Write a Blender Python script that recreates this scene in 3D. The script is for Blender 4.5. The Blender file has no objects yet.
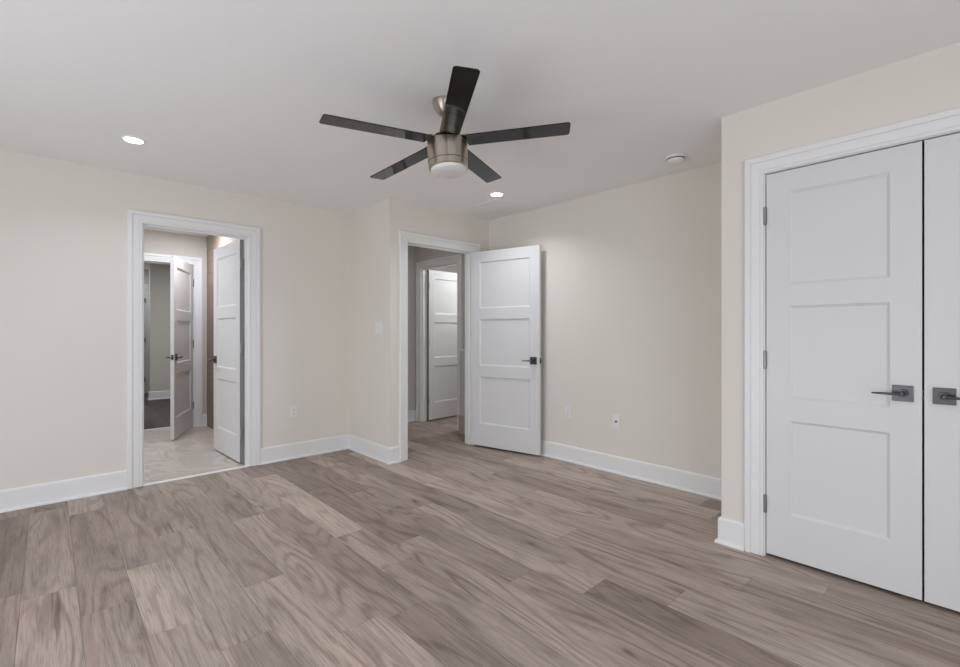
import bpy, bmesh, math, random
from mathutils import Vector, Matrix
random.seed(7)
scn = bpy.context.scene
col = scn.collection
PI = math.pi

# ------------------------------------------------------------------ camera, light, exposure
FPX, TH, CAMH = 464.81, math.radians(47.1055), 1.2069
cd = bpy.data.cameras.new('camera'); cam = bpy.data.objects.new('camera', cd); col.objects.link(cam)
cam.location = (0, 0, CAMH); cam.rotation_euler = (PI/2, 0, TH - PI/2)
cd.sensor_width = 36; cd.lens = FPX/960*36; cd.shift_y = -1.115/960; cd.clip_start = .02
scn.camera = cam
scn.view_settings.view_transform = 'Standard'; scn.view_settings.look = 'None'
scn.view_settings.gamma = 1; scn.view_settings.use_curve_mapping = False
scn.view_settings.exposure = 0.0
try:
    scn.cycles.use_denoising = True
    scn.cycles.max_bounces = 12; scn.cycles.diffuse_bounces = 8
except Exception: pass
w = bpy.data.worlds.new('sky'); scn.world = w; w.use_nodes = True
w.node_tree.nodes['Background'].inputs[0].default_value = (.75, .85, 1, 1)
w.node_tree.nodes['Background'].inputs[1].default_value = 1.0

def area(name, loc, rot, sx, sy, power, colr=(1, 1, 1), disk=False, spread=None):
    l = bpy.data.lights.new(name, 'AREA'); o = bpy.data.objects.new(name, l); col.objects.link(o)
    l.shape = 'DISK' if disk else 'RECTANGLE'; l.size = sx
    if not disk: l.size_y = sy
    l.energy = power; l.color = colr
    if spread: l.spread = spread
    o.location = loc; o.rotation_euler = rot
    return o
DAY = (.93, .97, 1.05)
area('window_daylight', (-.1, -1.46, 1.1), (PI/2, 0, 0), 2.6, 2.0, 33, DAY)               # added panel standing for daylight from unseen added_window_1 behind the camera
area('window_daylight', (-1.66, 1.85, .62), (0, -PI/2, 0), 1.0, 2.7, 31, DAY)              # added panel, lower half of unseen added_window_2, strength fitted to room brightness
area('window_daylight', (-1.66, 1.85, 1.62), (0, -PI/2, 0), 1.0, 2.7, 4, DAY)              # added weaker panel, upper half of unseen added_window_2
LAMP = (.94, .98, 1.03)
LW = 9

# ------------------------------------------------------------------ materials
def mat(name, rgb, rough=.5, metal=0., bump=0., bscale=200, spec=.5, mottled=0.):
    m = bpy.data.materials.new(name); m.use_nodes = True; nt = m.node_tree; b = nt.nodes['Principled BSDF']
    b.inputs['Base Color'].default_value = (*rgb, 1); b.inputs['Roughness'].default_value = rough
    b.inputs['Metallic'].default_value = metal; b.inputs['Specular IOR Level'].default_value = spec
    if bump or mottled:
        tc = nt.nodes.new('ShaderNodeTexCoord'); n = nt.nodes.new('ShaderNodeTexNoise')
        n.inputs['Scale'].default_value = bscale; n.inputs['Detail'].default_value = 3
        nt.links.new(tc.outputs['Object'], n.inputs['Vector'])
        if bump:
            bm = nt.nodes.new('ShaderNodeBump'); bm.inputs['Strength'].default_value = bump; bm.inputs['Distance'].default_value = .002
            nt.links.new(n.outputs['Fac'], bm.inputs['Height']); nt.links.new(bm.outputs['Normal'], b.inputs['Normal'])
        if mottled:
            mx = nt.nodes.new('ShaderNodeMix'); mx.data_type = 'RGBA'; mx.inputs[0].default_value = .5
            mx.inputs[6].default_value = (*[c*(1-mottled) for c in rgb], 1); mx.inputs[7].default_value = (*[min(1, c*(1+mottled)) for c in rgb], 1)
            nt.links.new(n.outputs['Fac'], mx.inputs[0]); nt.links.new(mx.outputs[2], b.inputs['Base Color'])
    return m
def emis(name, rgb, s):
    m = bpy.data.materials.new(name); m.use_nodes = True; b = m.node_tree.nodes['Principled BSDF']
    b.inputs['Base Color'].default_value = (.9, .9, .9, 1)
    b.inputs['Emission Color'].default_value = (*rgb, 1); b.inputs['Emission Strength'].default_value = s
    return m
M = {}
M['wall'] = mat('greige wall paint', (.760, .724, .664), .75, bump=.12, bscale=260, spec=.25)
M['ceil'] = mat('flat white ceiling paint', (.88, .88, .875), .9, bump=.08, bscale=220, spec=.15)
M['trim'] = mat('white satin trim paint', (.81, .81, .81), .38, bump=.015, bscale=60)
M['door'] = mat('white satin door paint', (.705, .705, .705), .42, bump=.02, bscale=90)
M['nickel'] = mat('satin nickel', (.105, .105, .107), .32, 1., bump=.04, bscale=400)
M['hingem'] = mat('satin nickel hinge', (.28, .28, .28), .42, 1.)
M['black'] = mat('black slot', (.012, .012, .012), .5)
M['plastic'] = mat('white plastic plate', (.80, .80, .79), .35)
M['raw'] = mat('grey primed door edge', (.22, .22, .22), .7)  # dark colour standing in for the shade of the hinge gap
M['dark'] = mat('dark underlay', (.05, .04, .035), .9)
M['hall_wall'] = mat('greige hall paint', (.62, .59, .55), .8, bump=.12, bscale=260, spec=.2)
M['half'] = mat('grey painted half wall', (.55, .55, .55), .7)
M['plinth'] = mat('bare beige wood', (.50, .41, .32), .6, mottled=.15, bscale=25)
M['blade'] = mat('gloss black fan blade', (.008, .008, .009), .07, 0, spec=.6)
M['rim'] = mat('black rubber', (.02, .02, .02), .5)
M['lens'] = emis('lit downlight lens', (1, .97, .93), 9)
M['bowl'] = mat('frosted glass bowl', (.72, .72, .71), .35)
M['vinyl'] = mat('white vinyl window frame', (.8, .8, .8), .4)

def brushed():
    m = bpy.data.materials.new('brushed nickel fan metal'); m.use_nodes = True; nt = m.node_tree; b = nt.nodes['Principled BSDF']
    b.inputs['Metallic'].default_value = 1
    tc = nt.nodes.new('ShaderNodeTexCoord'); mp = nt.nodes.new('ShaderNodeMapping'); mp.inputs['Scale'].default_value = (40, 40, 900)
    n = nt.nodes.new('ShaderNodeTexNoise'); n.inputs['Scale'].default_value = 1; n.inputs['Detail'].default_value = 4
    r = nt.nodes.new('ShaderNodeValToRGB')
    r.color_ramp.elements[0].color = (.40, .355, .28, 1); r.color_ramp.elements[1].color = (.58, .525, .43, 1)
    nt.links.new(tc.outputs['Object'], mp.inputs['Vector']); nt.links.new(mp.outputs['Vector'], n.inputs['Vector'])
    nt.links.new(n.outputs['Fac'], r.inputs['Fac']); nt.links.new(r.outputs['Color'], b.inputs['Base Color'])
    b.inputs['Roughness'].default_value = .30; b.inputs['Anisotropic'].default_value = .8; b.inputs['Anisotropic Rotation'].default_value = .25
    tg = nt.nodes.new('ShaderNodeTangent'); tg.direction_type = 'RADIAL'; tg.axis = 'Z'; nt.links.new(tg.outputs[0], b.inputs['Tangent'])
    return m
M['brushed'] = brushed()

def pane():
    m = bpy.data.materials.new('clear window glass'); m.use_nodes = True; nt = m.node_tree
    for n in list(nt.nodes): nt.nodes.remove(n)
    o = nt.nodes.new('ShaderNodeOutputMaterial'); t = nt.nodes.new('ShaderNodeBsdfTransparent'); g = nt.nodes.new('ShaderNodeBsdfGlossy')
    g.inputs['Roughness'].default_value = .02; mx = nt.nodes.new('ShaderNodeMixShader'); mx.inputs[0].default_value = .05
    nt.links.new(t.outputs[0], mx.inputs[1]); nt.links.new(g.outputs[0], mx.inputs[2]); nt.links.new(mx.outputs[0], o.inputs[0])
    return m
M['pane'] = pane()

def wood(name, dark=1.0):
    """wood planks: uv in metres along each plank, colour attribute 'rnd' holds random numbers of the plank"""
    m = bpy.data.materials.new(name); m.use_nodes = True; nt = m.node_tree; L = nt.links.new; N = nt.nodes.new
    b = nt.nodes['Principled BSDF']
    uv = N('ShaderNodeUVMap'); uv.uv_map = 'UVMap'
    at = N('ShaderNodeAttribute'); at.attribute_name = 'rnd'
    sep = N('ShaderNodeSeparateColor'); L(at.outputs['Color'], sep.inputs[0])
    off = N('ShaderNodeVectorMath'); off.operation = 'SCALE'; off.inputs['Scale'].default_value = 37.0; L(at.outputs['Color'], off.inputs[0])
    add = N('ShaderNodeVectorMath'); L(uv.outputs[0], add.inputs[0]); L(off.outputs[0], add.inputs[1])
    def mapped(sx, sy):
        mp = N('ShaderNodeMapping'); mp.inputs['Scale'].default_value = (sx, sy, 1); L(add.outputs[0], mp.inputs['Vector']); return mp.outputs[0]
    def noise(vec, sc, det=4, dist=0., rough=.55):
        n = N('ShaderNodeTexNoise'); n.inputs['Scale'].default_value = sc; n.inputs['Detail'].default_value = det
        n.inputs['Distortion'].default_value = dist; n.inputs['Roughness'].default_value = rough; L(vec, n.inputs['Vector']); return n.outputs['Fac']
    def ramp(fac, stops):
        r = N('ShaderNodeValToRGB'); e = r.color_ramp.elements
        e[0].position, e[0].color = stops[0][0], (*stops[0][1], 1); e[1].position, e[1].color = stops[-1][0], (*stops[-1][1], 1)
        for p, c in stops[1:-1]:
            x = e.new(p); x.color = (*c, 1)
        L(fac, r.inputs['Fac']); return r.outputs['Color']
    def mix(a, bb, fac, mode='MULTIPLY'):
        x = N('ShaderNodeMix'); x.data_type = 'RGBA'; x.blend_type = mode
        if isinstance(fac, float): x.inputs[0].default_value = fac
        else: L(fac, x.inputs[0])
        for i, v in ((6, a), (7, bb)):
            if isinstance(v, tuple): x.inputs[i].default_value = (*v, 1)
            else: L(v, x.inputs[i])
        return x.outputs[2]
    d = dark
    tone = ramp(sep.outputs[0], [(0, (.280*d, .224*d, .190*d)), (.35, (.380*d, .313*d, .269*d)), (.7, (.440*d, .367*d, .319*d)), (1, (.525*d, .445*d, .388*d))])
    # broad cloudy variation along the board
    cl = ramp(noise(mapped(5, .9), 1.3, 4, .6), [(.25, (.70, .71, .73)), (.5, (1, 1, 1)), (.78, (1.18, 1.15, 1.11))])
    c = mix(tone, cl, 1.0)
    # cathedral grain: contour lines of a stretched noise field
    ns = noise(mapped(3.2, .42), 1.0, 2, .25, .5)
    mu = N('ShaderNodeMath'); mu.operation = 'MULTIPLY'; mu.inputs[1].default_value = 95; L(ns, mu.inputs[0])
    si = N('ShaderNodeMath'); si.operation = 'SINE'; L(mu.outputs[0], si.inputs[0])
    hf = N('ShaderNodeMath'); hf.operation = 'MULTIPLY_ADD'; hf.inputs[1].default_value = .5; hf.inputs[2].default_value = .5; L(si.outputs[0], hf.inputs[0])
    gr = ramp(hf.outputs[0], [(0, (.62, .56, .52)), (.3, (.95, .94, .93)), (.6, (1, 1, 1)), (1, (1.08, 1.07, 1.06))])
    gm = ramp(noise(mapped(7, 1.1), 1.1, 3, .5), [(.35, (.15, .15, .15)), (.65, (.9, .9, .9))])
    gw = N('ShaderNodeRGBToBW'); L(gm, gw.inputs[0])
    c = mix(c, gr, gw.outputs[0])
    # medium straight grain, about a centimetre wide
    mg = ramp(noise(mapped(62, 2.0), 1.5, 4, .5, .65), [(.30, (.74, .71, .69)), (.46, (.97, .96, .95)), (.70, (1.10, 1.08, 1.07))])
    c = mix(c, mg, .80)
    # fine pores
    fp = ramp(noise(mapped(150, 5), 1.6, 3, .3), [(.32, (.64, .61, .59)), (.52, (1, 1, 1)), (.75, (1.12, 1.10, 1.09))])
    c = mix(c, fp, .75)
    # reddish streaks
    rs = ramp(noise(mapped(22, .8), 1.2, 3, .4), [(.55, (0, 0, 0)), (.75, (1, 1, 1))])
    rsv = N('ShaderNodeMath'); rsv.operation = 'MULTIPLY'; L(rs, rsv.inputs[0]); L(sep.outputs[1], rsv.inputs[1])
    c = mix(c, (.37*d, .268*d, .225*d), rsv.outputs[0], 'MIX')
    # knots and dark mineral streaks
    vo = N('ShaderNodeTexVoronoi'); vo.inputs['Scale'].default_value = 1; vo.inputs['Randomness'].default_value = 1
    wn = N('ShaderNodeTexNoise'); wn.inputs['Scale'].default_value = 9; wn.inputs['Detail'].default_value = 3; L(mapped(1, .6), wn.inputs['Vector'])
    ws = N('ShaderNodeVectorMath'); ws.operation = 'MULTIPLY_ADD'; ws.inputs[1].default_value = (.22, .22, .22); L(wn.outputs['Color'], ws.inputs[0]); L(mapped(4.6, 1.15), ws.inputs[2])
    L(ws.outputs[0], vo.inputs['Vector'])
    kn = ramp(vo.outputs['Distance'], [(0, (.22, .18, .16)), (.035, (.40, .36, .34)), (.075, (.84, .81, .79)), (.15, (1, 1, 1))])
    c = mix(c, kn, .85)
    st = ramp(noise(mapped(26, 1.3), 1.0, 2, .8), [(.26, (.50, .46, .44)), (.34, (1, 1, 1))])
    c = mix(c, st, .85)
    L(c, b.inputs['Base Color'])
    b.inputs['Roughness'].default_value = .42; b.inputs['Specular IOR Level'].default_value = .30
    bp = N('ShaderNodeBump'); bp.inputs['Strength'].default_value = .12; bp.inputs['Distance'].default_value = .001
    bw = N('ShaderNodeRGBToBW'); L(fp, bw.inputs[0]); L(bw.outputs[0], bp.inputs['Height']); L(bp.outputs[0], b.inputs['Normal'])
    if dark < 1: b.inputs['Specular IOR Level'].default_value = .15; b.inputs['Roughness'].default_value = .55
    return m
M['wood'] = wood('taupe oak planks')
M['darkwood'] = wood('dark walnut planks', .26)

def marble():
    m = bpy.data.materials.new('beige marble tile'); m.use_nodes = True; nt = m.node_tree; L = nt.links.new; N = nt.nodes.new
    b = nt.nodes['Principled BSDF']; tc = N('ShaderNodeTexCoord')
    n = N('ShaderNodeTexNoise'); n.inputs['Scale'].default_value = 1.5; n.inputs['Detail'].default_value = 6; n.inputs['Distortion'].default_value = 1.3
    L(tc.outputs['Object'], n.inputs['Vector'])
    r = N('ShaderNodeValToRGB'); e = r.color_ramp.elements
    e[0].position, e[0].color = .30, (.50, .455, .405, 1); e[1].position, e[1].color = .74, (.55, .50, .44, 1)
    for p, c in ((.42, (.59, .56, .515)), (.49, (.47, .40, .345)), (.53, (.59, .555, .51)), (.60, (.50, .42, .355)), (.68, (.62, .595, .56))):
        x = e.new(p); x.color = (*c, 1)
    L(n.outputs['Fac'], r.inputs['Fac'])
    br = N('ShaderNodeTexBrick'); br.inputs['Scale'].default_value = 1; br.inputs['Mortar Size'].default_value = .003
    br.inputs['Brick Width'].default_value = .61; br.inputs['Row Height'].default_value = .305; br.inputs['Color1'].default_value = (1, 1, 1, 1)
    br.inputs['Color2'].default_value = (.9, .89, .88, 1); br.inputs['Mortar'].default_value = (.62, .60, .58, 1)
    L(tc.outputs['Object'], br.inputs['Vector'])
    mx = N('ShaderNodeMix'); mx.data_type = 'RGBA'; mx.blend_type = 'MULTIPLY'; mx.inputs[0].default_value = 1
    L(r.outputs[0], mx.inputs[6]); L(br.outputs[0], mx.inputs[7]); L(mx.outputs[2], b.inputs['Base Color'])
    b.inputs['Roughness'].default_value = .3
    return m
M['marble'] = marble()
def walltile():
    m = bpy.data.materials.new('brown wall tile'); m.use_nodes = True; nt = m.node_tree; L = nt.links.new; N = nt.nodes.new
    b = nt.nodes['Principled BSDF']; tc = N('ShaderNodeTexCoord'); mp = N('ShaderNodeMapping'); mp.inputs['Rotation'].default_value = (PI/2, 0, PI/2)
    sx = N('ShaderNodeSeparateXYZ'); cx = N('ShaderNodeCombineXYZ'); L(tc.outputs['Object'], sx.inputs[0]); L(sx.outputs[1], cx.inputs[0]); L(sx.outputs[2], cx.inputs[1])
    br = N('ShaderNodeTexBrick'); br.inputs['Scale'].default_value = 1; br.inputs['Mortar Size'].default_value = .003
    br.inputs['Brick Width'].default_value = .60; br.inputs['Row Height'].default_value = .15; br.inputs['Color1'].default_value = (.37, .275, .225, 1)
    br.inputs['Color2'].default_value = (.31, .23, .19, 1); br.inputs['Mortar'].default_value = (.22, .17, .15, 1)
    L(cx.outputs[0], br.inputs['Vector']); L(br.outputs[0], b.inputs['Base Color']); b.inputs['Roughness'].default_value = .7
    return m
M['walltile'] = walltile()

# ------------------------------------------------------------------ mesh helpers
class MB:
    def __init__(s): s.bm = bmesh.new()
    def box(s, x0, x1, y0, y1, z0, z1, bev=0., seg=2):
        t = bmesh.new(); bmesh.ops.create_cube(t, size=1)
        for v in t.verts: v.co = Vector((x0+(v.co.x+.5)*(x1-x0), y0+(v.co.y+.5)*(y1-y0), z0+(v.co.z+.5)*(z1-z0)))
        if bev: bmesh.ops.bevel(t, geom=t.edges[:], offset=bev, segments=seg, affect='EDGES', profile=.5)
        bmesh.ops.recalc_face_normals(t, faces=t.faces[:])
        s.join(t); return s
    def join(s, t, mx=None):
        if mx is not None: t.transform(mx)
        me = bpy.data.meshes.new('tmp'); t.to_mesh(me); s.bm.from_mesh(me); bpy.data.meshes.remove(me); t.free()
    def lathe(s, prof, seg=48, mx=None, smooth=True):
        t = bmesh.new(); rings = []
        for r, z in prof:
            if r < 1e-6: rings.append([t.verts.new((0, 0, z))])
            else: rings.append([t.verts.new((r*math.cos(2*PI*k/seg), r*math.sin(2*PI*k/seg), z)) for k in range(seg)])
        for a, b in zip(rings, rings[1:]):
            for k in range(seg):
                k2 = (k+1) % seg
                if len(a) == 1 and len(b) == 1: continue
                if len(a) == 1: f = t.faces.new((a[0], b[k], b[k2]))
                elif len(b) == 1: f = t.faces.new((a[k], a[k2], b[0]))
                else: f = t.faces.new((a[k], a[k2], b[k2], b[k]))
                f.smooth = smooth
        bmesh.ops.recalc_face_normals(t, faces=t.faces[:])
        for e in t.edges:
            if len(e.link_faces) == 2 and e.calc_face_angle() > .6: e.smooth = False
        s.join(t, mx); return s
    def cyl(s, p, q, r, seg=20, r2=None):
        p, q = Vector(p), Vector(q); d = q-p; r2 = r if r2 is None else r2
        mx = Matrix.Translation(p) @ d.to_track_quat('Z', 'Y').to_matrix().to_4x4(); l = d.length
        b = min(.0012, r*.3, l*.3)
        return s.lathe([(0, 0), (r-b, 0), (r, b), (r2, l-b), (r2-b, l), (0, l)], seg, mx)
    def prism(s, pts, z0, z1):
        t = bmesh.new(); a = [t.verts.new((x, y, z0)) for x, y in pts]; b = [t.verts.new((x, y, z1)) for x, y in pts]
        n = len(pts); t.faces.new(a[::-1]); t.faces.new(b)
        for i in range(n): t.faces.new((a[i], a[(i+1) % n], b[(i+1) % n], b[i]))
        bmesh.ops.recalc_face_normals(t, faces=t.faces[:]); s.join(t); return s
    def sweep(s, prof, path, fr):
        """prof: closed list of (d, t); path: list of corner points; fr(i) -> (dvec, tvec) at path point i"""
        t = bmesh.new(); R = []
        for i, P in enumerate(path):
            dv, tv = fr(i); R.append([t.verts.new(Vector(P)+d*dv+h*tv) for d, h in prof])
        n = len(prof)
        for a, b in zip(R, R[1:]):
            for k in range(n): t.faces.new((a[k], a[(k+1) % n], b[(k+1) % n], b[k]))
        t.faces.new(R[0]); t.faces.new(R[-1][::-1])
        bmesh.ops.recalc_face_normals(t, faces=t.faces[:]); s.join(t); return s
    def build(s, name, m, parent=None, origin=None):
        if origin is not None: s.bm.transform(Matrix.Translation(-Vector(origin)))
        me = bpy.data.meshes.new(name); s.bm.to_mesh(me); s.bm.free()
        me.materials.append(M[m] if isinstance(m, str) else m)
        o = bpy.data.objects.new(name, me); col.objects.link(o)
        if origin is not None: o.location = origin
        if parent: o.parent = parent
        return o
def tag(o, label, cat, group=None, kind=None):
    o['label'] = label; o['category'] = cat
    if group: o['group'] = group
    if kind: o['kind'] = kind
    return o
def empty(name, loc=(0, 0, 0), rz=0, rot=None):
    o = bpy.data.objects.new(name, None); col.objects.link(o); o.location = loc; o.rotation_euler = rot or (0, 0, rz); o.empty_display_size = .1
    return o
def struct(o, label, cat): return tag(o, label, cat, kind='structure')

# ------------------------------------------------------------------ room shell
H = 2.44
yA, xS, yD, xR, xC, yC = 4.4808, 2.3032, 3.6978, 3.5724, 2.8353, 1.0124
YB, XW = -1.5, -1.7                       # walls behind and beside the camera
T = .12
yF = 6.80                                 # far bathroom wall
xT = 1.50                                 # tiled bathroom wall
xH = 3.68                                 # hall wall with the open door
yH = 5.26                                 # end of the hall
BX0, BX1 = .545, 1.320                    # bathroom doorway
DX0, DX1 = 2.498, 3.325                   # bedroom doorway
CY0, CY1 = -.447, .790                    # closet doorway
FX0, FX1 = .555, 1.352                    # far bathroom doorway
HY0, HY1 = 4.365, 5.12                    # hall doorway
HZ = 2.062                                # head height of the openings
J = .02                                   # jamb board thickness

def wall(name, axis, pos, thick, a0, a1, label, opening=None, m='wall', z1=H):
    """axis 'y': face at y=pos, runs along x from a0 to a1; thick may be negative; opening = (b0, b1, z0, z1)"""
    b = MB()
    p0, p1 = min(pos, pos+thick), max(pos, pos+thick)
    def bx(u0, u1, z0, zz):
        if axis == 'y': b.box(u0, u1, p0, p1, z0, zz)
        else: b.box(p0, p1, u0, u1, z0, zz)
    if not opening: bx(a0, a1, 0, z1)
    else:
        o0, o1, oz0, oz1 = opening
        bx(a0, o0, 0, z1); bx(o1, a1, 0, z1); bx(o0, o1, oz1, z1)
        if oz0 > 0: bx(o0, o1, 0, oz0)
    return struct(b.build(name, m), label, 'wall')

wall('wall_left', 'y', yA, T, XW, xS+T, 'greige wall around the bathroom doorway at left', (BX0-J, BX1+J, 0, HZ+J))
wall('wall_return', 'x', xS, T, yD, yA, 'narrow greige wall with the light switch, jutting out beside the bedroom doorway')
wall('wall_far', 'y', yD, T, xS+T, xR, 'greige wall around the bedroom doorway with its open door', (DX0-J, DX1+J, 0, HZ+J))
wall('wall_right', 'x', xR, T, YB, yD+T, 'greige wall behind the open bedroom door, with two outlet plates')
wall('wall_closet', 'x', xC, T, YB, yC, 'greige wall around the closet double doors at right', (CY0-J, CY1+J, 0, HZ+J))
wall('wall_alcove', 'y', yC, -T, xC+T, xR, 'side of the closet facing the alcove')
wall('wall_behind', 'y', YB, -T, XW-T, xR+T, 'wall behind the camera with a window', (-1.4, 1.2, .1, 2.1))
wall('wall_side', 'x', XW, -T, YB, yA+T, 'wall left of the camera with a window', (.5, 3.2, .1, 2.1))
# bathroom
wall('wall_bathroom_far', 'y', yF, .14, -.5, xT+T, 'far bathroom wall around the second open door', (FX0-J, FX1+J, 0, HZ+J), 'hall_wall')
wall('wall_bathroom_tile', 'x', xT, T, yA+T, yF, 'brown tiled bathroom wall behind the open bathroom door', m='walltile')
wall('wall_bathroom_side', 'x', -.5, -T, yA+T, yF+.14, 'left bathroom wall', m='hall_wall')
# room beyond the bathroom
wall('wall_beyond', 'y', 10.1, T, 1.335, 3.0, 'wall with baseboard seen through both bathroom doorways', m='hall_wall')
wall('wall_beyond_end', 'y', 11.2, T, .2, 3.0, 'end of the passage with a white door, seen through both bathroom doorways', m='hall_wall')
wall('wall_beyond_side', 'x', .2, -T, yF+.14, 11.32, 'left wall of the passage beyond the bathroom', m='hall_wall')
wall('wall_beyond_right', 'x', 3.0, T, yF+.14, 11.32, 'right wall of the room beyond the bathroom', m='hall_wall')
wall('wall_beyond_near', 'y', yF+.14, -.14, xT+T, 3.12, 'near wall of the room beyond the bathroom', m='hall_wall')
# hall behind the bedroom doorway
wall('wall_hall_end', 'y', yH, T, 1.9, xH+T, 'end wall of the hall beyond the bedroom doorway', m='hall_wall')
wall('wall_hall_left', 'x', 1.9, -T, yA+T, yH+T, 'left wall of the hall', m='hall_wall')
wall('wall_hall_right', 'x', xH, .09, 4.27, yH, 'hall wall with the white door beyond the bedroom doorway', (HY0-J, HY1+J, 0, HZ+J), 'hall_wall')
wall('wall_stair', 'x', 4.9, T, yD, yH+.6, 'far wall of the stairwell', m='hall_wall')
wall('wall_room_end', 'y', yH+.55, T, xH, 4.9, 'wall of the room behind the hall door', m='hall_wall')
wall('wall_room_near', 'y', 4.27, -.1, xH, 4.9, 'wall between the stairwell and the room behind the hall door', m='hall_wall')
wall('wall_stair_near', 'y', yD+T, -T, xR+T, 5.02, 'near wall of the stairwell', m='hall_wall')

struct(MB().box(XW-T, 5.02, YB-T, 11.32, H, H+.1).build('ceiling', 'ceil'), 'flat white ceiling', 'ceiling')

# plank floor: one mesh, boards 0.19 wide running along y, bevelled edges
def plank_floor(name, x0, x1, ylim, W, m, joints, phase, label, rnd_lo=1.1, rnd_hi=1.9, z=0.):
    me = bpy.data.meshes.new(name); V = []; F = []; UV = []; RC = []
    k0 = math.floor((x0-phase)/W)
    k = k0
    while phase+k*W < x1:
        xa, xb = max(x0, phase+k*W), min(x1, phase+(k+1)*W)
        ya, yb = ylim((xa+xb)/2)
        js = sorted(joints.get(k, []))
        cuts = list(js) if js else [ya+random.uniform(.2, 1.8)]
        while cuts[0]-rnd_lo > ya: cuts.insert(0, cuts[0]-random.uniform(rnd_lo, rnd_hi))
        while cuts[-1]+rnd_lo < yb: cuts.append(cuts[-1]+random.uniform(rnd_lo, rnd_hi))
        cuts = [ya]+[c for c in cuts if ya+.05 < c < yb-.05]+[yb]
        for c0, c1 in zip(cuts, cuts[1:]):
            r = (random.random(), random.random(), random.random(), 1)
            e, g, dz = .0018, .00025, .0010
            o = [(xa+g, c0+g, z-dz), (xb-g, c0+g, z-dz), (xb-g, c1-g, z-dz), (xa+g, c1-g, z-dz)]
            i = [(xa+e, c0+e, z), (xb-e, c0+e, z), (xb-e, c1-e, z), (xa+e, c1-e, z)]
            n = len(V); V += o+i
            for f in ((4, 5, 6, 7), (0, 1, 5, 4), (1, 2, 6, 5), (2, 3, 7, 6), (3, 0, 4, 7)):
                F.append([n+q for q in f])
                for q in f:
                    p = (o+i)[q]; UV.append((p[0]-xa, p[1]-c0)); RC.append(r)
        k += 1
    me.from_pydata(V, [], F)
    me.uv_layers.new(name='UVMap'); me.color_attributes.new('rnd', 'FLOAT_COLOR', 'CORNER')
    me.uv_layers['UVMap'].data.foreach_set('uv', [c for p in UV for c in p])
    me.color_attributes['rnd'].data.foreach_set('color', [c for p in RC for c in p])
    me.materials.append(M[m]); me.update()
    o = bpy.data.objects.new(name, me); col.objects.link(o)
    return struct(o, label, 'floor')
JN = {0: [2.93, 4.3], 1: [2.60], 2: [2.24, 2.95], 3: [1.96, 3.31], 4: [2.37, 3.9], 6: [3.29, 1.7], 7: [2.08, 2.58], 8: [2.27], 9: [1.55, 3.2], 10: [2.64, 1.25], 11: [.94], 14: [.49]}
def ylim(x):
    if x < BX0: return (YB, yA+.01)
    return (YB, yA+.008) if x < 2.30 else (YB, yH+.6)
plank_floor('floor', XW, 4.9, ylim, .19, 'wood', JN, -.09, 'taupe oak plank floor')
struct(MB().box(XW-T, 5.02, YB-T, 11.32, -.12, -.006).build('floor_slab', 'dark'), 'dark subfloor under the planks', 'floor')
struct(MB().box(-.5, xT, yA+.02, 7.0, -.006, .004).build('floor_bathroom', 'marble'), 'beige veined marble tile floor in the bathroom', 'floor')
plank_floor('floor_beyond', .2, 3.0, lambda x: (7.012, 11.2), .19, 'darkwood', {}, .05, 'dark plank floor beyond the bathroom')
tr = MB(); tr.box(BX0, BX1, yA-.012, yA+.022, -.002, .009, .003)
struct(tr.build('trim_1', 'trim'), 'white threshold strip between plank floor and bathroom tile', 'trim')
tr = MB(); tr.box(FX0, FX1, 6.985, 7.02, -.002, .008, .003)
struct(tr.build('trim_2', 'trim'), 'pale threshold strip at the far bathroom doorway', 'trim')

# ------------------------------------------------------------------ casings and jambs
CP = [(0, 0), (0, .010), (.0015, .0125), (.011, .0125), (.0125, .0075), (.0175, .0075), (.019, .0125), (.056, .0160), (.0575, .0125), (.0615, .0125), (.0635, .021), (.068, .0225), (.088, .0225), (.092, .0195), (.092, 0)]
def casing_mesh(axis, plane, n, a0, a1, zt):
    """axis 'x': in a wall running along x at y=plane, n = +-1 the side the casing sticks out to"""
    b = MB()
    def P(a, z): return (a, plane, z) if axis == 'x' else (plane, a, z)
    def A(da, dz): return Vector((da, 0, dz)) if axis == 'x' else Vector((0, da, dz))
    tv = Vector((0, n, 0)) if axis == 'x' else Vector((n, 0, 0))
    path = [P(a0, .001), P(a0, zt), P(a1, zt), P(a1, .001)]
    dvs = [A(-1, 0), A(-1, 1), A(1, 1), A(1, 0)]
    b.sweep(CP, path, lambda i: (dvs[i], tv)); return b
def frame(num, axis, plane, n, depth, a0, a1, label, both=True, stop=None):
    """jamb boards through the wall (plane to plane - n*depth), casings on the near and the far face"""
    if axis == 'x': root = empty('trim_%d' % num, ((a0+a1)/2, plane, 0))
    else: root = empty('trim_%d' % num, (plane, (a0+a1)/2, 0))
    struct(root, label, 'door frame')
    inv = Matrix.Translation(-root.location)
    c = casing_mesh(axis, plane, n, a0-.005, a1+.005, HZ+.003); c.bm.transform(inv); c.build('casing', 'trim', root)
    if both:
        c = casing_mesh(axis, plane-n*depth, -n, a0-.005, a1+.005, HZ+.003); c.bm.transform(inv); c.build('casing', 'trim', root)
    p0, p1 = sorted((plane, plane-n*depth)); b = MB()
    def bx(u0, u1, q0, q1, z0, z1):
        if axis == 'x': b.box(u0, u1, q0, q1, z0, z1)
        else: b.box(q0, q1, u0, u1, z0, z1)
    bx(a0-J, a0, p0, p1, .001, HZ+J); bx(a1, a1+J, p0, p1, .001, HZ+J); bx(a0, a1, p0, p1, HZ, HZ+J)
    if stop is not None:
        s0, s1 = stop
        bx(a0, a0+.011, s0, s1, .001, HZ); bx(a1-.011, a1, s0, s1, .001, HZ); bx(a0+.011, a1-.011, s0, s1, HZ-.011, HZ)
    b.bm.transform(inv); b.build('jamb', 'trim', root)
    return root
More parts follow.
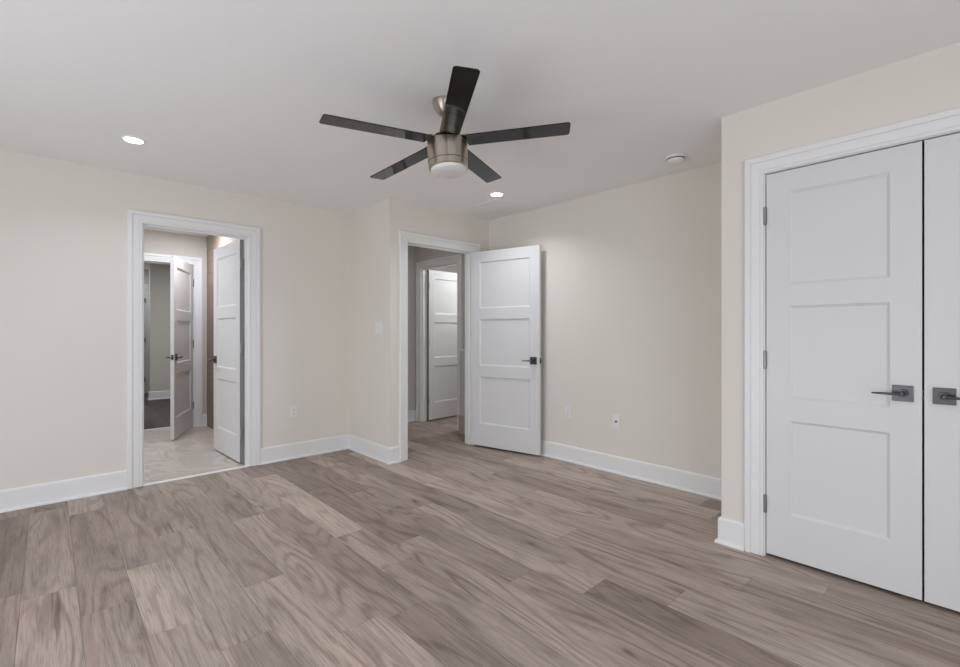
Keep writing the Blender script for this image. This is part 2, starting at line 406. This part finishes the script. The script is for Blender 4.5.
frame(3, 'x', yA, -1, T, BX0, BX1, 'white moulded frame of the bathroom doorway', stop=(yA+.03, yA+.065))
fD = frame(4, 'x', yD, -1, T, DX0, DX1, 'white moulded frame of the bedroom doorway', stop=(yD+.045, yD+.08))
frame(5, 'y', xC, -1, T, CY0, CY1, 'white moulded frame around the closet double doors', both=False)
frame(6, 'x', yF, -1, .14, FX0, FX1, 'white frame of the far doorway inside the bathroom', stop=(yF+.045, yF+.08))
frame(7, 'y', xH, -1, .09, HY0, HY1, 'white frame of the hall doorway beyond the bedroom door', both=False, stop=(xH+.02, xH+.05))
b = MB(); b.box(-.0005, .0035, -.014, .014, -.03, .03, .001); b.box(.0015, .0042, -.007, .007, -.013, .013)
sp = b.build('strike_plate', 'nickel', fD); sp.location = Vector((DX0, yD+.022, .925))-fD.location; sp['label'] = 'metal strike plate'
b = casing_mesh('x', 11.2, -1, 1.388, 2.108, HZ); struct(b.build('trim_8', 'trim'), 'white casing of the distant passage door', 'door frame')

# ------------------------------------------------------------------ baseboards with shoe moulding
BP = [(0, 0), (.0, .147), (.006, .147), (.012, .141), (.0145, .134), (.0145, .020), (.020, .0195), (.0265, .014), (.029, .007), (.029, 0)]
def base(name, pts, side, label):
    """pts: wall line on the floor; side=+1: room is to the left of the walking direction"""
    b = MB(); n = len(pts); P = [Vector((x, y, .0005)) for x, y in pts]
    nr = []
    for a, c in zip(P, P[1:]):
        d = (c-a).normalized(); nr.append(Vector((-d.y, d.x, 0))*side)
    def fr(i):
        if i == 0: v = nr[0]
        elif i == n-1: v = nr[-1]
        else: v = (nr[i-1]+nr[i])/(1+nr[i-1].dot(nr[i]))
        return v, Vector((0, 0, 1))
    b.sweep(BP, P, fr)
    return struct(b.build(name, 'trim'), label, 'baseboard')
CW = .0975
base('baseboard_left', [(XW, yA), (BX0-CW, yA)], -1, 'white baseboard left of the bathroom doorway')
base('baseboard_return', [(BX1+CW, yA), (xS, yA), (xS, yD), (DX0-CW, yD)], -1, 'white baseboard wrapping the jutting corner between the two doorways')
base('baseboard_right', [(DX1+CW, yD), (xR, yD), (xR, yC), (xC, yC), (xC, CY1+CW)], -1, 'white baseboard along the right wall, round the alcove to the closet corner')
base('baseboard_closet', [(xC, CY0-CW), (xC, YB)], -1, 'white baseboard right of the closet')
base('baseboard_behind', [(xC, YB), (XW, YB), (XW, yA)], -1, 'white baseboard behind the camera')
base('baseboard_bathroom', [(FX1+CW, yF), (xT, yF)], -1, 'short white baseboard beside the tiled bathroom wall')
base('baseboard_beyond', [(3.0, 10.1), (1.335, 10.1), (1.335, 10.1+T)], 1, 'white baseboard seen through both bathroom doorways')
base('baseboard_hall', [(1.9, yH), (xH, yH), (xH, HY1+CW)], -1, 'white baseboard at the end of the hall')

# ------------------------------------------------------------------ doors
PZ = [(.231, .726), (.841, 1.327), (1.440, 1.925)]      # panel heights above the leaf's foot
def handle(parent, x, z, yface, n, dirx, L=.104, name='handle'):
    """square rose on the face at y=yface (outward n), lever pointing to dirx along local x"""
    h = MB().box(x-.036, x+.036, min(yface, yface+n*.008), max(yface, yface+n*.008), z-.036, z+.036, .0015).build(name, 'nickel', parent)
    h['label'] = 'satin nickel square rose with lever'
    b = MB(); b.cyl((x, yface+n*.007, z), (x, yface+n*.020, z), .019, 28); b.cyl((x, yface+n*.018, z), (x, yface+n*.056, z), .0115, 24)
    b.lathe([(0, -.009), (.006, -.0085), (.0105, -.005), (.0115, 0), (.0105, .005), (.006, .0085), (0, .009)], 24, Matrix.Translation((x, yface+n*.054, z)))
    x2 = x+dirx*L; m = x+dirx*L*.55; y0 = yface+n*.054
    b.cyl((x, y0, z), (m, y0, z-.001), .0066, 16, .0054); b.cyl((m-dirx*.002, y0, z-.001), (x2, y0+n*-.004, z-.002), .0054, 16, .0040)
    lv = b.build('lever', 'nickel', h)
    return h
def hinges(parent, x, y, s, vis=True, zs=(.285, 1.060, 1.835), plate=0.):
    for z in zs:
        b = MB(); b.cyl((x, y, z-.045), (x, y, z+.045), .0098, 14); b.cyl((x, y, z-.049), (x, y, z+.048), .0062, 10)
        hg = b.build('hinge', 'hingem', parent); hg['label'] = 'satin nickel hinge'
        if plate:
            p = MB().box(min(x, x+.001), max(x, x+.0022), min(y, y+s*plate), max(y, y+s*plate), z-.044, z+.044)
            p.build('hinge_plate', 'hingem', hg)
def door(num, hx, hy, rz, W, s, label, t=.035, hand=True, z0=.019, hside=(-1, 1), stopper=False, hingepos=None, plate=0., hpos=.064, Ht=2.036, gap_shade=False):
    """leaf along local +x from the hinge corner; the face the photo shows is y=0 (outward -s), thickness to s*t"""
    root = empty('door_%d' % num, (hx, hy, 0), rz); struct(root, label, 'door')
    st, rl = .107, None
    y0, y1 = sorted((0, s*t)); b = MB()
    b.box(0, st, y0, y1, z0, z0+Ht); b.box(W-st, W, y0, y1, z0, z0+Ht)
    zz = [0]+[v for p in PZ for v in p]+[Ht]
    for i in range(0, 8, 2): b.box(st, W-st, y0, y1, z0+zz[i], z0+zz[i+1])
    bmesh.ops.remove_doubles(b.bm, verts=b.bm.verts[:], dist=1e-5)
    b.build('leaf', 'door', root)
    D, S = .011, .013
    for a, c in PZ:
        p = MB(); t_ = bmesh.new()
        for yf, nn in ((0, -s), (s*t, s)):
            O = [(st, a), (W-st, a), (W-st, c), (st, c)]; I = [(st+S, a+S), (W-st-S, a+S), (W-st-S, c-S), (st+S, c-S)]
            ov = [t_.verts.new((x, yf-nn*.0035, z0+z)) for x, z in O]; iv = [t_.verts.new((x, yf-nn*D, z0+z)) for x, z in I]
            t_.faces.new(iv)
            for k in range(4): t_.faces.new((ov[k], ov[(k+1) % 4], iv[(k+1) % 4], iv[k]))
        bmesh.ops.recalc_face_normals(t_, faces=t_.faces[:])
        # orient each side outward
        for f in t_.faces:
            cy = f.calc_center_median().y; want = -1 if (cy < (y0+y1)/2) else 1
            if f.normal.y*want < 0: f.normal_flip()
        p.join(t_); p.build('panel', 'door', root)
    if hand:
        zc = .931
        if -1 in hside: handle(root, W-hpos, zc, 0, -s, -1)
        if 1 in hside: handle(root, W-hpos, zc, s*t, s, -1)
        lp = MB(); lp.box(W-.0005, W+.0025, y0+.005, y1-.005, zc-.028, zc+.028, .0006)
        lp.box(W+.001, W+.011, y0+.012, y1-.012, zc-.010, zc+.010, .002)
        o = lp.build('latch', 'nickel', root); o['label'] = 'metal latch plate on the door edge'
    if gap_shade:
        o = MB().box(-.0012, .0004, y0+.001, y1-.001, z0+.001, z0+Ht-.001).build('hinge_edge', 'raw', root); o['label'] = 'unpainted grey edge'  # thin strip that paints the gap's shade onto the hinge edge
    hp = hingepos or (-.006, s*t*.0)
    hinges(root, hp[0], hp[1], s, plate=plate)
    return root
def ang(dx, dy): return math.atan2(dy, dx)
door(1, 1.279, yA+T-.008, ang(-.046, .999), .762, -1, 'white three-panel door standing open into the bathroom', hside=(-1, 1), hingepos=(-.004, -.010), plate=.026, gap_shade=True)
door(2, 3.300, 3.690, ang(.216, -.976), .812, 1, 'white three-panel bedroom door swung open against the right wall', hingepos=(-.004, .040))
door(3, xC+.002, CY1-.005, -PI/2, .609, 1, 'left white closet door with three panels, its lever pointing left', hside=(-1,), hingepos=(-.006, -.006), hpos=.0625)
r4 = door(4, xC+.002, CY0+.006, PI/2, .609, -1, 'right white closet door cut off by the photo edge, its lever pointing right', hside=(-1,), hingepos=(-.006, .006), hpos=.0625)
d5 = door(5, 1.345, yF-.004, ang(-.41, -.912), .790, -1, 'white three-panel door at the far end of the bathroom, half open', hingepos=(-.007, .004))
bs = MB(); bs.cyl((.012, .02, 1.905), (-.055, .05, 1.905), .004, 12); bs.cyl((-.05, .048, 1.905), (-.064, .054, 1.905), .009, 14)
o = bs.build('door_stop', 'plastic', d5); o['label'] = 'hinge-pin door stop'
door(6, xH+.096, HY1-.040, ang(.995, .06), .748, 1, 'white three-panel door in the hall, opened into a further room', hingepos=(-.004, .0), gap_shade=True)
d7 = door(7, 1.393, 11.176, 0, .71, 1, 'distant white door at the end of the passage beyond the bathroom', hand=False, t=.02, hingepos=(-.002, -.004))

# ------------------------------------------------------------------ unseen windows, placed and sized to light the room
def window(num, axis, pos, a0, a1, z0, z1, label):
    root = empty('window_%d' % num, ((a0+a1)/2, pos, z0) if axis == 'y' else (pos, (a0+a1)/2, z0)); struct(root, label, 'window')
    inv = Matrix.Translation(-root.location); am = (a0+a1)/2; zm = (z0+z1)/2
    def B(b, u0, u1, q0, q1, v0, v1):
        if axis == 'y': b.box(u0, u1, pos-q1, pos-q0, v0, v1)
        else: b.box(pos-q1, pos-q0, u0, u1, v0, v1)
    b = MB()
    for u0, u1, v0, v1 in ((a0, a0+.04, z0, z1), (a1-.04, a1, z0, z1), (a0+.04, a1-.04, z0, z0+.04), (a0+.04, a1-.04, z1-.04, z1), (am-.03, am+.03, z0+.04, z1-.04), (a0+.04, am-.03, zm-.02, zm+.02), (am+.03, a1-.04, zm-.02, zm+.02)):
        B(b, u0, u1, .06, .11, v0, v1)
    b.bm.transform(inv); b.build('frame', 'vinyl', root)
    b = MB(); B(b, a0+.03, a1-.03, .083, .087, z0+.03, z1-.03); b.bm.transform(inv); b.build('pane', 'pane', root)
    b = MB(); B(b, a0-.05, a1+.05, -.05, .06, z0-.03, z0); b.bm.transform(inv); b.build('sill', 'trim', root)
window(1, 'y', YB, -1.4, 1.2, .1, 2.1, 'wide window in the wall behind the camera')
window(2, 'x', XW, .5, 3.2, .1, 2.1, 'window in the wall left of the camera')

# ------------------------------------------------------------------ hall half wall
b = MB(); b.box(3.575, 3.675, yD+T+.001, 4.20, .225, .985)
hw = tag(b.build('half_wall', 'half', origin=(3.62, 4.0, .2)), 'grey half wall just behind the bedroom door jamb', 'half wall', kind='structure')
hw.location = (3.62, 4.0, .2)
b = MB().box(3.56, 3.69, yD+T+.001, 4.215, .985, 1.010, .003); b.bm.transform(Matrix.Translation((-3.62, -4, -.2))); o = b.build('cap', 'trim', hw); o['label'] = 'white cap'
b = MB().box(3.568, 3.69, yD+T+.001, 4.215, .002, .225, .003); b.bm.transform(Matrix.Translation((-3.62, -4, -.2))); o = b.build('plinth', 'plinth', hw); o['label'] = 'bare beige wooden base'

# ------------------------------------------------------------------ electrical plates
def plate(name, loc, rz, label, cat, w_=.074, h_=.118, kind='outlet', group=None):
    """local: plate in xz plane, facing -y, back at y=0"""
    root = empty(name, loc, rz); tag(root, label, cat, group)
    MB().box(-w_/2, w_/2, -.006, 0, -h_/2, h_/2, .0025).build('plate', 'plastic', root)
    if kind == 'outlet':
        f = MB().box(-.0168, .0168, -.0095, -.005, -.0335, .0335, .0015).build('receptacle', 'plastic', root)
        b = MB()
        for zc in (.018, -.018):
            b.box(-.0072, -.0052, -.0099, -.0090, zc-.001, zc+.008); b.box(.0052, .0072, -.0099, -.0090, zc-.001, zc+.007)
            b.cyl((0, -.0090, zc-.008), (0, -.0099, zc-.008), .0026, 10)
        b.build('slots', 'black', f)
    if kind == 'coax':
        b = MB(); b.cyl((0, -.005, 0), (0, -.008, 0), .0085, 6); b.cyl((0, -.007, 0), (0, -.017, 0), .0048, 16)
        j = b.build('jack', 'nickel', root); j['label'] = 'round coaxial jack'
        MB().cyl((0, -.0165, 0), (0, -.0178, 0), .0058, 14).build('socket', 'black', j)
    if kind == 'switch':
        for xx in (-.023, .023):
            t = bmesh.new(); b = MB().box(xx-.0165, xx+.0165, -.0105, -.005, -.033, .033, .002); b.build('rocker', 'plastic', root)
    for xx in ((0,) if kind != 'switch' else (-.023, .023)):
        for z in (h_/2-.011, -h_/2+.011): MB().cyl((xx, -.0055, z), (xx, -.0068, z), .003, 10).build('screw', 'plastic', root)
    return root
plate('wall_outlet', (1.722, yA, .447), 0, 'white duplex outlet right of the bathroom doorway', 'outlet')
plate('light_switch', (xS, 3.89, 1.248), -PI/2, 'white double rocker switch on the narrow jutting wall', 'light switch', .116, .118, 'switch')
plate('wall_outlet', (xR, 2.628, .451), -PI/2, 'white duplex outlet on the right wall, nearest the open door', 'outlet')
plate('cable_plate', (xR, 2.124, .443), -PI/2, 'white wall plate with one round coaxial jack on the right wall', 'wall plate', kind='coax')

# ------------------------------------------------------------------ ceiling things
def downlight(x, y, label, power=LW):
    root = empty('recessed_light', (x, y, H)); tag(root, label, 'recessed light', 'lit recessed ceiling lights')
    MB().lathe([(.052, 0), (.052, -.003), (.055, -.005), (.068, -.004), (.071, -.0005), (.071, 0)], 48).build('trim_ring', 'trim', root)
    MB().lathe([(0, -.0035), (.0525, -.0035), (.0525, -.001), (0, -.001)], 48).build('lens', 'lens', root)
    l = area('downlight_lamp', (x, y, H-.012), (0, 0, 0), .10, 0, power, LAMP, disk=True, spread=math.radians(135))
    return root
downlight(.400, 3.693, 'lit recessed ceiling light above the bathroom doorway', 2.5)
downlight(2.935, 2.939, 'lit recessed ceiling light in front of the bedroom doorway', 5.5)
downlight(.40, -.60, 'recessed ceiling light behind the camera, toward the window', 8)  # unseen lamp added for more light bounced off the floor
downlight(2.30, -.60, 'recessed ceiling light behind the camera, by the closet end', 1)  # second unseen lamp added for floor bounce, kept weak near the closet

root = empty('smoke_detector', (3.232, 1.456, H)); tag(root, 'round white smoke detector on the ceiling of the alcove', 'smoke detector')
MB().lathe([(0, 0), (.068, 0), (.069, -.004), (.067, -.013), (.064, -.015), (0, -.015)], 48).build('mounting_plate', 'plastic', root)
MB().lathe([(0, -.015), (.0595, -.015), (.0585, -.021), (0, -.021)], 48).build('vent_slot', 'black', root)
MB().lathe([(0, -.021), (.0585, -.021), (.0590, -.026), (.054, -.037), (.040, -.043), (0, -.045)], 48).build('cover', 'plastic', root)

root = empty('ceiling_vent', (3.10, 3.17, H)); tag(root, 'white slotted air vent on the ceiling by the bedroom doorway', 'vent')
b = MB()
for x0, x1, y0, y1 in ((-.075, .075, -.17, -.15), (-.075, .075, .15, .17), (-.075, -.055, -.15, .15), (.055, .075, -.15, .15)): b.box(x0, x1, y0, y1, -.007, 0, .002)
b.build('frame', 'ceil', root)
MB().box(-.056, .056, -.151, .151, -.0015, 0).build('backing', 'ceil', root)
b = MB()
for k in range(6):
    x = -.046+k*.0184; b.box(x-.006, x+.006, -.15, .15, -.006, -.0045)
b.build('slats', 'ceil', root)

# ceiling fan: hangs a little out of plumb
sT, cT = math.sin(TH), math.cos(TH)
def rw(r, w_, z=0): return Vector((r*sT+w_*cT, -r*cT+w_*sT, z))
FS = 1.0164
Mc = rw(-.17288*FS, 2.435*FS, CAMH+(2.2029-CAMH)*FS)
up = rw(-.0587, .0455, 1.0).normalized()
xax = (rw(1, 0, .0587)).normalized(); yax = up.cross(xax).normalized(); xax = yax.cross(up)
R = Matrix((xax, yax, up)).transposed().to_4x4()
ball = Mc+up*.185
fan = empty('ceiling_fan', (ball.x, ball.y, H)); tag(fan, 'five-blade black ceiling fan with brushed nickel motor and frosted light bowl', 'ceiling fan')
inv = Matrix.Translation(-fan.location); TM = inv @ Matrix.Translation(Mc) @ R @ Matrix.Scale(FS, 4)      # tilted frame, origin at blade plane centre
MB().lathe([(0, 0), (.068, 0), (.0685, -.006), (.066, -.018), (.058, -.040), (.044, -.062), (.032, -.074), (.022, -.079), (0, -.080)], 48).build('canopy', 'brushed', fan)
b = MB(); b.lathe([(0, .165), (.0135, .165), (.0135, .03), (0, .03)], 24, TM)
b.lathe([(0, .075), (.019, .075), (.024, .065), (.026, .028), (0, .028)], 32, TM); b.build('downrod', 'brushed', fan)
mh = MB(); mh.lathe([(0, -.0055), (.098, -.0055), (.1045, -.007), (.1060, -.010), (.1050, -.050), (.1035, -.1085), (.0995, -.1090), (.0995, -.1115), (.1030, -.1120), (.1025, -.141), (.0985, -.145), (.093, -.145), (0, -.143)], 64, TM)
mho = mh.build('motor_housing', 'brushed', fan)
MB().lathe([(.0995, -.1086), (.1018, -.1088), (.1018, -.1117), (.0995, -.1119)], 64, TM).build('band', 'rim', mho)
lb = MB(); lb.lathe([(.0935, -.143), (.0930, -.150), (.088, -.159), (.074, -.166), (.050, -.1705), (.025, -.172), (0, -.1725)], 56, TM)
MB().lathe([(0, .028), (.070, .028), (.078, .022), (.080, -.006), (0, -.006)], 48, TM).build('hub', 'rim', fan)
o = lb.build('light_bowl', 'bowl', fan); o['label'] = 'frosted white light bowl'
def blade_bm(L0, L1, wd, t=.0055):
    """flat blade along +x, rounded tip corners, pitched about its axis"""
    pts = []; rc = .016
    h0, h1 = wd/2*.93, wd/2
    def arc(cx, cy, a0, a1):
        return [(cx+rc*math.cos(a0+(a1-a0)*k/6), cy+rc*math.sin(a0+(a1-a0)*k/6)) for k in range(7)]
    pts += [(L0, -h0)]+arc(L1-rc, -h1+rc, -PI/2, 0)+arc(L1-rc, h1-rc, 0, PI/2)+[(L0, h0)]
    b = MB(); b.prism(pts, -t/2, t/2)
    bmesh.ops.bevel(b.bm, geom=[e for e in b.bm.edges if abs(e.verts[0].co.z-e.verts[1].co.z) < 1e-5], offset=.0015, segments=2, affect='EDGES')
    return b
A0 = math.radians(-6.725)
for k in range(5):
    a = A0+2*PI/5*k
    RM = TM @ Matrix.Rotation(a, 4, 'Z') @ Matrix.Rotation(-.0967, 4, 'X')
    b = blade_bm(.108, .636, .1097); b.bm.transform(RM); bl = b.build('blade', 'blade', fan); bl['label'] = 'gloss black fan blade'
    arm = MB(); arm.box(.055, .175, -.030, .030, .003, .0075, .0015); arm.box(.055, .118, -.046, .046, .003, .0095, .002)
    for sx, sy in ((.145, -.018), (.145, .018), (.165, 0)): arm.cyl((sx, sy, .007), (sx, sy, .0095), .0045, 10)
    arm.bm.transform(RM); arm.build('blade_arm', 'brushed', bl)

# ------------------------------------------------------------------ unseen lamps added to brighten the rooms next door
def added_lamp(x, y, power, label, c=LAMP, spread=180):
    root = empty('recessed_light', (x, y, H)); tag(root, label, 'recessed light', 'lamps of the rooms next door')
    MB().lathe([(.052, 0), (.052, -.003), (.055, -.005), (.068, -.004), (.071, -.0005), (.071, 0)], 32).build('trim_ring', 'trim', root)
    MB().lathe([(0, -.0035), (.0525, -.0035), (.0525, -.001), (0, -.001)], 32).build('lens', 'lens', root)
    area('downlight_lamp', (x, y, H-.012), (0, 0, 0), .10, 0, power, c, disk=True, spread=math.radians(spread))  # light of the added unseen lamp
added_lamp(1.22, 6.0, 12, 'recessed bathroom ceiling light behind the open bathroom door', (.93, .98, 1.07))
added_lamp(.35, 5.5, 16, 'recessed bathroom ceiling light hidden above the doorway', (.93, .98, 1.07))
added_lamp(2.85, 4.6, 1.6, 'recessed hall ceiling light hidden above the bedroom doorway')
added_lamp(1.6, 8.5, 20, 'recessed light of the room beyond the bathroom')
added_lamp(4.55, 4.45, 12, 'recessed light of the room behind the hall door')
added_lamp(.85, 10.7, 9, 'recessed light of the distant passage')
